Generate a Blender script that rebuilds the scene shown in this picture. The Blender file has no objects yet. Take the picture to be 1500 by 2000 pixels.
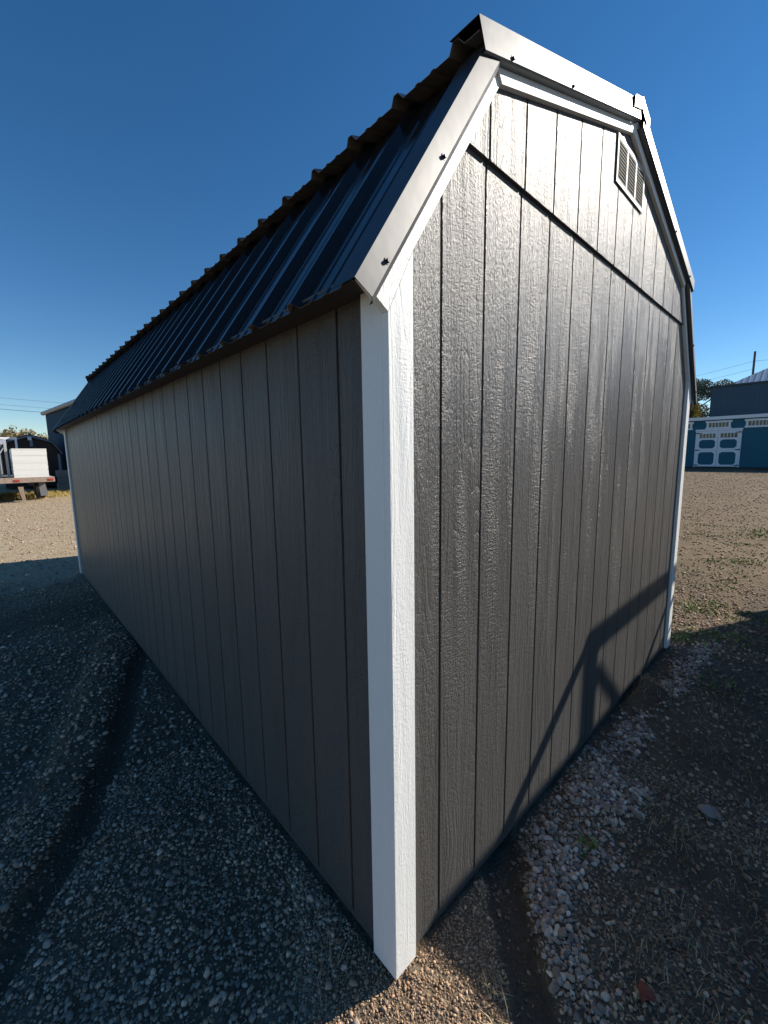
import bpy, math, random
import numpy as np
from mathutils import Vector, Matrix

# ------------------------------------------------------------------ camera
scene = bpy.context.scene
C = scene.collection
CAM = np.array([-0.7267, -0.7558, 1.5378])
YAW, PITCH, ROLL = 0.7513, -0.1364, -0.0145
cd = np.array([math.sin(YAW)*math.cos(PITCH), math.cos(YAW)*math.cos(PITCH), math.sin(PITCH)])
cr = np.array([math.cos(YAW), -math.sin(YAW), 0.0]); cu = np.cross(cr, cd)
r2 = cr*math.cos(ROLL) + cu*math.sin(ROLL); u2 = -cr*math.sin(ROLL) + cu*math.cos(ROLL)
cam_data = bpy.data.cameras.new('camera'); cam = bpy.data.objects.new('camera', cam_data); C.objects.link(cam)
m = Matrix.Identity(4)
for i in range(3):
    m[i][0] = r2[i]; m[i][1] = u2[i]; m[i][2] = -cd[i]; m[i][3] = CAM[i]
cam.matrix_world = m
cam_data.sensor_fit = 'HORIZONTAL'; cam_data.sensor_width = 36; cam_data.lens = 36*806.67/1500
cam_data.clip_start = 0.02; cam_data.clip_end = 3000
scene.camera = cam

# ------------------------------------------------------------------ sky, sun, exposure
SUN_EL = math.radians(32.0)
SUN_AZ = math.atan2(0.912, -0.410)            # from +Y towards +X
SUN = Vector((math.sin(SUN_AZ)*math.cos(SUN_EL), math.cos(SUN_AZ)*math.cos(SUN_EL), math.sin(SUN_EL)))
world = bpy.data.worlds.new('World'); scene.world = world; world.use_nodes = True
wn = world.node_tree.nodes; wl = world.node_tree.links; wn.clear()
sky = wn.new('ShaderNodeTexSky'); sky.sky_type = 'NISHITA'; sky.sun_disc = False
sky.sun_elevation = SUN_EL; sky.sun_rotation = SUN_AZ; sky.altitude = 800
sky.air_density = 1.0; sky.dust_density = 0.0; sky.ozone_density = 2.6
bg = wn.new('ShaderNodeBackground'); bg.inputs[1].default_value = 0.08
hs = wn.new('ShaderNodeHueSaturation'); hs.inputs['Saturation'].default_value = 1.28; wl.new(sky.outputs[0], hs.inputs['Color'])
wo = wn.new('ShaderNodeOutputWorld'); wl.new(hs.outputs[0], bg.inputs[0]); wl.new(bg.outputs[0], wo.inputs[0])
sun_d = bpy.data.lights.new('sun', 'SUN'); sun_d.energy = 5.0; sun_d.angle = math.radians(0.5); sun_d.color = (1.0, 0.93, 0.82)
sun_o = bpy.data.objects.new('sun', sun_d); C.objects.link(sun_o)
sun_o.rotation_euler = SUN.to_track_quat('Z', 'Y').to_euler(); sun_o.location = (8, -4, 6)
vs = scene.view_settings
vs.view_transform = 'Standard'; vs.look = 'None'; vs.gamma = 1.0; vs.use_curve_mapping = False; vs.exposure = 0.6
scene.cycles.max_bounces = 6

rng = np.random.default_rng(7); random.seed(7)

# ------------------------------------------------------------------ material helpers
class NT:
    def __init__(s, name):
        s.m = bpy.data.materials.new(name); s.m.use_nodes = True
        s.t = s.m.node_tree; s.n = s.t.nodes; s.l = s.t.links
        s.b = s.n['Principled BSDF']
    def node(s, typ, **kw):
        n = s.n.new(typ)
        for k, v in kw.items(): setattr(n, k, v)
        return n
    def set(s, inp, v):
        if isinstance(v, bpy.types.NodeSocket): s.l.new(v, inp)
        else: inp.default_value = v
    def math(s, op, a, b=0.0, clamp=False):
        n = s.node('ShaderNodeMath', operation=op, use_clamp=clamp); s.set(n.inputs[0], a); s.set(n.inputs[1], b); return n.outputs[0]
    def comb(s, x, y, z):
        n = s.node('ShaderNodeCombineXYZ')
        for i, v in enumerate((x, y, z)): s.set(n.inputs[i], v)
        return n.outputs[0]
    def noise(s, vec, scale=1.0, detail=4.0, rough=0.55):
        n = s.node('ShaderNodeTexNoise'); s.l.new(vec, n.inputs['Vector']); n.inputs['Scale'].default_value = scale
        n.inputs['Detail'].default_value = detail; n.inputs['Roughness'].default_value = rough; return n.outputs[0]
    def ramp(s, f, a, b):
        n = s.node('ShaderNodeMapRange'); n.clamp = True; s.set(n.inputs[0], f); n.inputs[1].default_value = a; n.inputs[2].default_value = b; return n.outputs[0]
    def mix(s, f, a, b):
        n = s.node('ShaderNodeMix', data_type='RGBA'); s.set(n.inputs[0], f)
        for i, v in ((6, a), (7, b)):
            if isinstance(v, bpy.types.NodeSocket): s.l.new(v, n.inputs[i])
            else: n.inputs[i].default_value = (*v, 1)
        return n.outputs[2]
    def bump(s, h, strength=1.0, dist=0.001):
        n = s.node('ShaderNodeBump'); s.l.new(h, n.inputs['Height']); n.inputs['Strength'].default_value = strength
        n.inputs['Distance'].default_value = dist; s.l.new(n.outputs[0], s.b.inputs['Normal'])
    def pos(s):
        g = s.node('ShaderNodeNewGeometry'); x = s.node('ShaderNodeSeparateXYZ'); s.l.new(g.outputs['Position'], x.inputs[0])
        return g.outputs['Position'], x.outputs[0], x.outputs[1], x.outputs[2]
    def rand(s): return s.node('ShaderNodeObjectInfo').outputs['Random']
    def color(s, v):
        s.set(s.b.inputs['Base Color'], v if isinstance(v, bpy.types.NodeSocket) else (*v, 1))
    def rough(s, v): s.set(s.b.inputs['Roughness'], v)

def mat_paint(name, col, rough, distance, colvar=0.12, spec=0.5):
    """embossed cedar-grain painted siding or trim; grain runs vertically (z)"""
    t = NT(name); p, x, y, z = t.pos(); r = t.math('MULTIPLY', t.rand(), 37.0)
    h = t.math('ADD', x, y)
    def V(a, b): return t.comb(t.math('MULTIPLY', h, a), r, t.math('MULTIPLY', z, b))
    fib = t.noise(V(110, 3.6), 1, 5, 0.68)
    fine = t.noise(V(220, 62), 1, 3, 0.7)
    saw = t.noise(V(52, 140), 1, 3, 0.65)
    mask = t.ramp(t.noise(V(14, 1.6), 1, 3), 0.42, 0.6)
    cath = t.noise(V(6, 0.75), 1, 2, 0.4)
    line = t.math('POWER', t.math('ABSOLUTE', t.math('SINE', t.math('MULTIPLY', cath, 85.0))), 0.35)
    mask2 = t.ramp(t.noise(V(9, 0.9), 1, 2), 0.5, 0.6)
    hgt = t.math('MULTIPLY', fib, 0.55)
    hgt = t.math('ADD', hgt, t.math('MULTIPLY', fine, 0.8))
    hgt = t.math('ADD', hgt, t.math('MULTIPLY', t.math('MULTIPLY', saw, mask), 0.75))
    hgt = t.math('ADD', hgt, t.math('MULTIPLY', t.math('MULTIPLY', line, mask2), 0.55))
    t.bump(hgt, 1.0, distance)
    dark = tuple(c*(1-colvar) for c in col); lite = tuple(min(1, c*(1+colvar)) for c in col)
    big = t.noise(V(3, 0.7), 1, 3)
    t.color(t.mix(big, dark, lite))
    t.rough(t.math('ADD', t.math('MULTIPLY', big, 0.1), rough-0.05))
    t.b.inputs['Specular IOR Level'].default_value = spec
    return t.m

def mat_plain(name, col, rough=0.6, var=0.15, scale=6.0, bump=0.0, bscale=60.0, metal=0.0, spec=0.5):
    t = NT(name); p, x, y, z = t.pos()
    n = t.noise(p, scale, 5)
    t.color(t.mix(n, tuple(c*(1-var) for c in col), tuple(min(1, c*(1+var)) for c in col)))
    t.rough(t.math('ADD', t.math('MULTIPLY', n, 0.16), rough-0.08)); t.b.inputs['Metallic'].default_value = metal
    t.b.inputs['Specular IOR Level'].default_value = spec
    if bump: t.bump(t.noise(p, bscale, 4), 1.0, bump)
    return t.m

def mat_attr(name, rough=0.8, bump=0.0, bscale=150.0, spec=0.3, trans=0.0):
    t = NT(name); a = t.node('ShaderNodeAttribute', attribute_name='Col'); p, x, y, z = t.pos()
    n = t.noise(p, bscale, 4)
    k = t.node('ShaderNodeMix', data_type='RGBA', blend_type='MULTIPLY'); k.inputs[0].default_value = 1
    t.l.new(a.outputs['Color'], k.inputs[6])
    g = t.math('ADD', t.math('MULTIPLY', n, 0.8), 0.6); t.l.new(t.comb(g, g, g), k.inputs[7])
    t.color(k.outputs[2]); t.rough(rough); t.b.inputs['Specular IOR Level'].default_value = spec
    if bump: t.bump(n, 1.0, bump)
    return t.m

def mat_ribbed(name, col, rough, period, axis, depth=0.01, spec=0.4):
    t = NT(name); t.b.inputs['Specular IOR Level'].default_value = spec; p, x, y, z = t.pos(); c = {'x': x, 'y': y, 'h': None}[axis]
    if c is None: c = t.math('ADD', x, y)
    s = t.math('POWER', t.math('ABSOLUTE', t.math('SINE', t.math('MULTIPLY', c, math.pi/period))), 6.0)
    n = t.noise(p, 0.8, 4)
    t.color(t.mix(n, tuple(k*0.85 for k in col), tuple(k*1.15 for k in col))); t.rough(rough); t.bump(s, 0.6, depth)
    return t.m

M = {}
M['siding'] = mat_paint('charcoal_siding_paint', (0.090, 0.086, 0.082), 0.38, 0.0085, 0.16, 0.6)
M['white'] = mat_paint('white_trim_paint', (0.80, 0.80, 0.78), 0.5, 0.0019, 0.04)
M['soffit'] = mat_paint('soffit_paint', (0.05, 0.045, 0.04), 0.6, 0.001)

def mat_metal(name, rough, bdist, spec):
    t = NT(name); p, x, y, z = t.pos()
    n = t.noise(p, 5.0, 3); f = t.noise(p, 420.0, 2)
    t.color((0.010, 0.0105, 0.0125)); t.rough(t.math('ADD', t.math('MULTIPLY', n, 0.1), rough-0.05))
    t.b.inputs['Specular IOR Level'].default_value = spec
    t.bump(t.math('ADD', n, t.math('MULTIPLY', f, 0.012)), 1.0, bdist)
    return t.m
M['roof'] = mat_metal('black_roof_metal', 0.17, 0.0010, 0.30)
M['trim'] = mat_metal('black_trim_metal', 0.46, 0.0014, 1.0)
M['backer'] = mat_plain('beige_backer_coat', (0.20, 0.18, 0.155), 0.7)
M['screw'] = mat_plain('dark_screw', (0.02, 0.02, 0.022), 0.45)
M['slot'] = mat_plain('vent_dark', (0.012, 0.012, 0.012), 0.9)
M['vent'] = mat_plain('vent_plastic', (0.42, 0.41, 0.39), 0.6)
M['timber'] = mat_plain('treated_timber', (0.20, 0.15, 0.09), 0.8, 0.3, 12, 0.001)
M['glass'] = mat_plain('dark_window_glass', (0.03, 0.025, 0.02), 0.12)

# ------------------------------------------------------------------ mesh helpers
def link(name, me, mat, parent=None, loc=None):
    o = bpy.data.objects.new(name, me); C.objects.link(o)
    if mat is not None and not me.materials: me.materials.append(mat)
    if parent is not None: o.parent = parent
    if loc is not None: o.location = loc
    return o
def thing(name, label, cat, group=None, loc=(0, 0, 0), rz=0.0):
    o = bpy.data.objects.new(name, None); C.objects.link(o); o.location = loc; o.rotation_euler = (0, 0, rz)
    o.empty_display_size = 0.2
    return tag(o, label, cat, group)
def tag(o, label=None, cat=None, group=None, kind=None):
    if label: o['label'] = label
    if cat: o['category'] = cat
    if group: o['group'] = group
    if kind: o['kind'] = kind
    return o
class MB:
    def __init__(s): s.v = []; s.f = []
    def box(s, x0, x1, y0, y1, z0, z1):
        k = len(s.v)
        s.v += [(x0,y0,z0),(x1,y0,z0),(x1,y1,z0),(x0,y1,z0),(x0,y0,z1),(x1,y0,z1),(x1,y1,z1),(x0,y1,z1)]
        s.f += [tuple(k+i for i in q) for q in ((0,3,2,1),(4,5,6,7),(0,1,5,4),(1,2,6,5),(2,3,7,6),(3,0,4,7))]
        return s
    def prism(s, poly, axis, a0, a1):
        """poly of 2-D points; axis y: (x,z); axis x: (y,z); axis z: (x,y)"""
        def P(q, a): return {'y': (q[0], a, q[1]), 'x': (a, q[0], q[1]), 'z': (q[0], q[1], a)}[axis]
        k = len(s.v); n = len(poly)
        s.v += [P(q, a0) for q in poly] + [P(q, a1) for q in poly]
        s.f += [tuple(range(k+n-1, k-1, -1)), tuple(range(k+n, k+2*n))]
        for i in range(n):
            j = (i+1) % n; s.f.append((k+i, k+j, k+n+j, k+n+i))
        return s
    def bar(s, a, b, w, h=None):
        a = Vector(a); b = Vector(b); d = (b-a).normalized(); h = h or w
        side = d.cross(Vector((0, 0, 1)))
        if side.length < 1e-3: side = Vector((1, 0, 0))
        side.normalize(); up = side.cross(d); k = len(s.v)
        for q in (a, b):
            for sx, sy in ((-1,-1),(1,-1),(1,1),(-1,1)): s.v.append(tuple(q+side*sx*w/2+up*sy*h/2))
        s.f += [tuple(k+i for i in q) for q in ((0,1,2,3),(7,6,5,4),(0,4,5,1),(1,5,6,2),(2,6,7,3),(3,7,4,0))]
        return s
    def tube(s, pts, rad, n=6):
        k0 = len(s.v); m_ = len(pts)
        for i, p in enumerate(pts):
            p = Vector(p); d = (Vector(pts[min(i+1, m_-1)])-Vector(pts[max(i-1, 0)])).normalized()
            a = d.cross(Vector((0, 0, 1)))
            if a.length < 1e-3: a = Vector((1, 0, 0))
            a.normalize(); b = a.cross(d); r = rad[i] if isinstance(rad, (list, tuple)) else rad
            for j in range(n):
                t = 2*math.pi*j/n; s.v.append(tuple(p+a*math.cos(t)*r+b*math.sin(t)*r))
        for i in range(m_-1):
            for j in range(n):
                s.f.append((k0+i*n+j, k0+i*n+(j+1) % n, k0+(i+1)*n+(j+1) % n, k0+(i+1)*n+j))
        s.f.append(tuple(range(k0+n-1, k0-1, -1))); s.f.append(tuple(range(k0+(m_-1)*n, k0+m_*n)))
        return s
    def mesh(s, name='m', fix=True, smooth=False):
        me = bpy.data.meshes.new(name); me.from_pydata(s.v, [], s.f); me.update()
        if fix:
            import bmesh
            bm = bmesh.new(); bm.from_mesh(me); bmesh.ops.recalc_face_normals(bm, faces=bm.faces); bm.to_mesh(me); bm.free()
        if smooth:
            for p in me.polygons: p.use_smooth = True
        return me
    def build(s, name, mat, parent=None, fix=True, smooth=False, bevel=0.0):
        o = link(name, s.mesh(name, fix, smooth), mat, parent)
        if bevel:
            b = o.modifiers.new('bevel', 'BEVEL'); b.width = bevel; b.segments = 2; b.limit_method = 'ANGLE'
        return o
def clip(poly, a, b, c):
    """keep the part of a convex polygon with a*x+b*z<=c"""
    out = []
    for i in range(len(poly)):
        p, q = poly[i], poly[(i+1) % len(poly)]
        dp, dq = a*p[0]+b*p[1]-c, a*q[0]+b*q[1]-c
        if dp <= 0: out.append(p)
        if dp*dq < 0:
            t = dp/(dp-dq); out.append((p[0]+t*(q[0]-p[0]), p[1]+t*(q[1]-p[1])))
    return out
def big_mesh(name, V, F, colors=None, smooth=False):
    """V (n,3), F (m,k) numpy arrays"""
    me = bpy.data.meshes.new(name); nf, k = F.shape
    me.vertices.add(len(V)); me.vertices.foreach_set('co', V.astype(np.float32).ravel())
    me.loops.add(nf*k); me.loops.foreach_set('vertex_index', F.astype(np.int32).ravel())
    me.polygons.add(nf); me.polygons.foreach_set('loop_start', np.arange(0, nf*k, k, dtype=np.int32))
    if smooth: me.polygons.foreach_set('use_smooth', np.ones(nf, dtype=bool))
    me.update(calc_edges=True)
    if colors is not None:
        at = me.attributes.new('Col', 'FLOAT_COLOR', 'POINT')
        cc = np.ones((len(V), 4), np.float32); cc[:, :3] = colors; at.data.foreach_set('color', cc.ravel())
    return me

# ------------------------------------------------------------------ ground
def sstep(a, b, x):
    t = np.clip((x-a)/(b-a), 0, 1); return t*t*(3-2*t)
_perm = rng.random((64, 64))
def vnoise(x, y, f, seed=0):
    x = np.asarray(x)*f+seed*17.3; y = np.asarray(y)*f+seed*9.1
    xi = np.floor(x).astype(int); yi = np.floor(y).astype(int); fx = x-xi; fy = y-yi
    fx = fx*fx*(3-2*fx); fy = fy*fy*(3-2*fy); P = lambda a, b: _perm[a % 64, b % 64]
    return (P(xi, yi)*(1-fx)+P(xi+1, yi)*fx)*(1-fy)+(P(xi, yi+1)*(1-fx)+P(xi+1, yi+1)*fx)*fy
def dpoly(x, y, pts):
    d = np.full(np.shape(x), 1e9)
    for (ax, ay), (bx, by) in zip(pts[:-1], pts[1:]):
        dx, dy = bx-ax, by-ay; t = np.clip(((x-ax)*dx+(y-ay)*dy)/(dx*dx+dy*dy), 0, 1)
        d = np.minimum(d, np.hypot(x-ax-t*dx, y-ay-t*dy))
    return d
RUT_L = [(-1.6, 0.05), (-0.89, 0.86), (-0.63, 1.25), (-0.42, 1.72), (-0.21, 2.35), (-0.04, 2.85), (0.2, 3.6)]
RIDGE_L = [(-1.25, 0.75), (-0.78, 1.32), (-0.58, 1.75), (-0.38, 2.4), (-0.12, 3.3)]
RUT_R = [(0.62, 0.03), (0.46, -0.09), (0.27, -0.27), (0.08, -0.52), (-0.3, -1.0)]
PEB = [(0.30, -0.45), (0.37, -0.36), (0.52, -0.23), (0.78, -0.15), (1.2, -0.12), (1.7, -0.14), (2.75, -0.2), (3.3, -0.25)]
PEB2 = [(0.62, -0.22), (0.95, -0.2), (1.25, -0.25)]
def masks(x, y):
    wob = (vnoise(x, y, 9, 1)-0.5)*0.05+(vnoise(x, y, 23, 2)-0.5)*0.03
    rl = 1-sstep(0.04, 0.072, dpoly(x, y, RUT_L)+wob*0.6)
    rr = 1-sstep(0.045, 0.085, dpoly(x, y, RUT_R)+wob)
    mo = 1-sstep(0.10, 0.30, np.hypot((x-2.12)*0.9, (y+0.09)*1.2)+wob)
    far = sstep(3.9, 4.2, y)*(1-sstep(4.7, 5.3, y))*(x < 0)*0.55
    right = sstep(-0.25, -0.42, y+wob)*sstep(0.35, 0.6, x)*(0.22+0.5*sstep(0.4, 0.65, vnoise(x, y, 4, 3)))*(1-sstep(4.5, 7, x))
    peb = np.maximum(1-sstep(0.04, 0.11, dpoly(x, y, PEB)+wob*1.6), 1-sstep(0.05, 0.13, dpoly(x, y, PEB2)+wob*1.6))*(0.45+0.55*sstep(0.3, 0.6, vnoise(x, y, 7, 12)))*(1-mo)*(1-rr)
    soil = np.clip(np.maximum.reduce([rl*(0.75+0.25*vnoise(x, y, 6, 15)), rr, mo, far, right]), 0, 1)*(1-peb)
    return soil, peb, rl, rr, mo
def ground_h(x, y):
    soil, peb, rl, rr, mo = masks(x, y)
    near = 1-sstep(3, 9, np.hypot(x, y))
    h = -0.022+near*((vnoise(x, y, 3, 4)-0.5)*0.022+(vnoise(x, y, 11, 5)-0.5)*0.012+(vnoise(x, y, 40, 6)-0.5)*0.005)
    h = h-0.020*rl-0.028*rr+0.055*mo*(x < 9)+0.012*peb
    h = h+0.035*(1-sstep(0.05, 0.2, dpoly(x, y, RIDGE_L)))
    h = h-0.030*sstep(-0.04, -0.28, x)*(1-sstep(0.5, 1.2, y))
    h = h+(vnoise(x, y, 0.35, 7)-0.5)*0.08*sstep(4, 12, np.hypot(x, y))
    h = h+0.58*sstep(6, 27, x)
    inside = (x > -0.03) & (x < 3.08) & (y > -0.03) & (y < 6.2)
    return np.where(inside, np.minimum(h, -0.012), h)
def grid_lines(c, n, a, far):
    b = math.asinh(far/a); u = np.linspace(-1, 1, n); return c+a*np.sinh(b*u)
gx = grid_lines(0.1, 380, 0.6, 900); gy = grid_lines(0.2, 380, 0.6, 900)
X, Y = np.meshgrid(gx, gy); Z = ground_h(X, Y)
V = np.stack([X.ravel(), Y.ravel(), Z.ravel()], 1); n = len(gx)
ii = (np.arange(n-1)[:, None]*n+np.arange(n-1)[None, :]).ravel(); F = np.stack([ii, ii+1, ii+n+1, ii+n], 1)
soil, peb, *_ = masks(X.ravel(), Y.ravel())
lot = sstep(1.5, 5, V[:, 1])*(1-sstep(2.5, 5, V[:, 0]))           # pale lot gravel on the left, lightened too for sunlit ground seen down-sun
near_dirt = (1-sstep(3.5, 7.5, np.hypot(V[:, 0], V[:, 1])))*(0.75+0.25*vnoise(V[:, 0], V[:, 1], 5, 21))
gcol = np.stack([soil, lot, near_dirt], 1)
me = big_mesh('ground', V, F, gcol, True)
t = NT('ground_gravel'); p, x, y, z = t.pos()
a = t.node('ShaderNodeAttribute', attribute_name='Col'); sp = t.node('ShaderNodeSeparateColor'); t.l.new(a.outputs['Color'], sp.inputs[0])
vo = t.node('ShaderNodeTexVoronoi'); t.l.new(p, vo.inputs['Vector']); vo.inputs['Scale'].default_value = 70
vo2 = t.node('ShaderNodeTexVoronoi'); t.l.new(p, vo2.inputs['Vector']); vo2.inputs['Scale'].default_value = 26
sc = t.node('ShaderNodeSeparateColor'); t.l.new(vo.outputs['Color'], sc.inputs[0])
sc2 = t.node('ShaderNodeSeparateColor'); t.l.new(vo2.outputs['Color'], sc2.inputs[0])
n1 = t.noise(p, 3.0, 6, 0.6); n2 = t.noise(p, 0.5, 4); n3 = t.noise(p, 130, 3)
grav = t.mix(sc.outputs[0], (0.13, 0.094, 0.058), (0.33, 0.25, 0.16))
grav = t.mix(t.ramp(sc2.outputs[0], 0.72, 0.8), grav, (0.44, 0.375, 0.28))
brown = t.mix(n1, (0.092, 0.060, 0.033), (0.175, 0.119, 0.066))
c1 = t.mix(t.ramp(t.math('ADD', n1, t.math('MULTIPLY', n2, 0.5)), 0.55, 0.95), brown, grav)
pale = t.mix(n1, (0.32, 0.255, 0.165), (0.48, 0.39, 0.26))
pale = t.mix(0.35, pale, grav)
streak = t.noise(t.comb(t.math('MULTIPLY', x, 0.15), t.math('MULTIPLY', y, 1.6), 0.0), 1.0, 4)
pale = t.mix(t.math('MULTIPLY', t.ramp(streak, 0.5, 0.7), 0.5), pale, (0.40, 0.33, 0.225))
c1 = t.mix(t.ramp(x, 0.0, 5.0), c1, t.mix(0.72, c1, brown))  # earthier to the right, also darkened to paint in ground seen against the sun
c2 = t.mix(sp.outputs[1], c1, pale)
dirt = t.mix(n3, (0.05, 0.038, 0.027), (0.12, 0.092, 0.066))
fines = t.mix(n3, (0.075, 0.057, 0.040), (0.15, 0.115, 0.082))
c2 = t.mix(t.math('MULTIPLY', sp.outputs[2], 0.85), c2, fines)
c3 = t.mix(sp.outputs[0], c2, dirt)
t.color(c3); t.rough(0.9); t.b.inputs['Specular IOR Level'].default_value = 0.2
hh = t.math('SUBTRACT', 1.0, t.math('MULTIPLY', vo.outputs['Distance'], 1.0))
hh2 = t.math('SUBTRACT', 1.0, vo2.outputs['Distance'])
bb = t.math('ADD', t.math('MULTIPLY', hh, 0.5), t.math('ADD', t.math('MULTIPLY', hh2, 0.8), t.math('MULTIPLY', n3, 0.5)))
t.bump(bb, 0.9, 0.012)
M['ground'] = t.m
tag(link('ground', me, M['ground']), 'pale grey-brown gravel yard with wheel ruts around the shed', None, None, 'structure')

# ------------------------------------------------------------------ the barn shed
W, L, G = 3.048, 6.15, 0.2032
shed = thing('barn_shed', 'large charcoal gambrel-roofed shed with white corner boards and black ribbed metal roof', 'shed')
TB = 0.019                                                      # trim thickness
A_in = np.array([0.068, 2.03]); B_in = np.array([0.434, 2.575]); R_in = np.array([W/2, 2.955])
def unit(v): return v/np.linalg.norm(v)
dl = unit(B_in-A_in); nl = np.array([-dl[1], dl[0]]); du = unit(R_in-B_in); nu = np.array([-du[1], du[0]])
def isect(p, d, q, e):
    s_ = np.linalg.solve(np.array([[d[0], -e[0]], [d[1], -e[1]]]), q-p); return p+d*s_[0]
def off_break(o): return isect(A_in+nl*o, dl, B_in+nu*o, du)
def off_ridge(o): return np.array([W/2, (B_in+nu*o)[1]+(W/2-(B_in+nu*o)[0])*du[1]/du[0]])
def mir(p): return (W-p[0], p[1])
def gambrel_clip(poly, o):
    """clip a convex polygon (x,z) to the gambrel outline, offset o outside the inner trim edge"""
    for (pp, nn) in ((A_in, nl), (B_in, nu)):
        q = pp+nn*o; poly = clip(poly, nn[0], nn[1], nn@q)
        qm = np.array(mir(q)); nm = np.array([-nn[0], nn[1]]); poly = clip(poly, nm[0], nm[1], nm@qm)
        if len(poly) < 3: return []
    return poly
# inner wall sheets behind the grooves
DEEP = 0.0145
def gable_poly(o): return gambrel_clip([(0.0, 0.0), (W, 0.0), (W, 3.2), (0.0, 3.2)], o)
MB().prism(gable_poly(0.055), 'y', DEEP, 0.05).build('wall', M['siding'], shed)
MB().prism(gable_poly(0.055), 'y', L-0.04, L).build('wall', M['siding'], shed)
MB().box(DEEP, 0.05, 0.051, L-0.041, 0.0, 1.99).build('wall', M['siding'], shed)
MB().box(W-0.05, W-DEEP, 0.051, L-0.041, 0.0, 1.99).build('wall', M['siding'], shed)
MB().box(0.052, W-0.052, 0.052, L-0.042, 0.0, 0.03).build('floor', M['timber'], shed)
GAP = 0.0098; SEAM = 2.377
for k in range(15):
    x0 = 0.0 if k == 0 else k*G+GAP/2; x1 = W if k == 14 else (k+1)*G-GAP/2
    lo = gambrel_clip([(x0, 0.026), (x1, 0.026), (x1, SEAM-0.002), (x0, SEAM-0.002)], 0.05)
    if len(lo) > 2: MB().prism(lo, 'y', 0.0, DEEP).build('siding_board', M['siding'], shed, bevel=0.0012)
    up = gambrel_clip([(x0, SEAM), (x1, SEAM), (x1, 3.2), (x0, 3.2)], 0.05)
    if len(up) > 2: MB().prism(up, 'y', -0.0115, DEEP).build('siding_board', M['siding'], shed, bevel=0.0012)
MB().box(0.0, W, 0.0, DEEP, 0.0, 0.0255).build('bottom_strip', M['siding'], shed)
nb = int(L/G)
for sx in (0, 1):
    bm_mesh = None
    for k in range(nb+1):
        y0 = 0.012 if k == 0 else k*G+GAP/2; y1 = min((k+1)*G-GAP/2, L-0.003)
        if y1-y0 < 0.02: continue
        xa, xb = (0.0, DEEP) if sx == 0 else (W-DEEP, W)
        if k in (0, nb):
            MB().box(xa, xb, y0, y1, 0.026, 1.985).build('siding_board', M['siding'], shed, bevel=0.0012)
        else:
            if bm_mesh is None: bm_mesh = MB().box(xa, xb, GAP/2, G-GAP/2, 0.026, 1.985).mesh('siding_board')
            o = link('siding_board', bm_mesh, M['siding'], shed, (0, k*G, 0))
            b = o.modifiers.new('bevel', 'BEVEL'); b.width = 0.0012; b.segments = 2
    MB().box(xa, xb, 0.012, L-0.003, 0.0, 0.0255).build('bottom_strip', M['siding'], shed)
# white corner boards: side faces then front faces
yc = -TB
SOF = 1.936
for fx in (0, 1):
    for fy in (0, 1):
        a, b = (-TB, -0.0005) if fx == 0 else (W+0.0005, W+TB)
        y0, y1 = (-0.0005, 0.078) if fy == 0 else (L-0.078, L+0.0005)
        MB().box(a, b, y0, y1, 0.0, SOF-0.001).build('corner_board', M['white'], shed, bevel=0.0015)
# front boards with their top cut along the lower roof slope
def shift_poly(poly): return [mir(p) for p in poly][::-1]
front_poly = [(-TB, 0.0), (0.068, 0.0), (0.068, A_in[1]-0.0006), (-TB, 1.8694)]
def lower_rake(o1): return [(-TB, 1.87), tuple(A_in), tuple(B_in), tuple(off_break(o1)), tuple(A_in+nl*o1-dl*0.182)]
def upper_rake(o1): return [tuple(B_in+du*0.0008), tuple(R_in-np.array([0.0004, 0])), tuple(off_ridge(o1)-np.array([0.0004, 0])), tuple(off_break(o1)+du*0.0008)]
for front in (0, 1):
    ya, yb = (-0.0215, -0.0005) if front == 0 else (L+0.0005, L+TB)
    yu = (-0.0285, -0.0118) if front == 0 else (L+0.0005, L+TB)
    for mirror in (0, 1):
        f = (lambda p: p) if not mirror else shift_poly
        MB().prism(f(front_poly), 'y', ya, yb).build('corner_board', M['white'], shed, bevel=0.0015)
        MB().prism(f(lower_rake(0.082)), 'y', -0.0219 if front == 0 else ya, yb).build('rake_board', M['white'], shed, bevel=0.0012)
        MB().prism(f(upper_rake(0.078)), 'y', yu[0]-0.0006 if front == 0 else yu[0], yu[1]).build('rake_board', M['white'], shed, bevel=0.0012)
# soffits
OF, RIB = 0.078, 0.021
eave = A_in+nl*OF+dl*(-0.177)
for s_ in (0, 1):
    xs = sorted([eave[0]+0.010 if s_ == 0 else W-eave[0]-0.010, -TB*0+(-0.001) if s_ == 0 else W+0.001])
    MB().box(xs[0], xs[1], 0.002, L-0.002, SOF, SOF+0.012).build('soffit', M['soffit'], shed)
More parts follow.
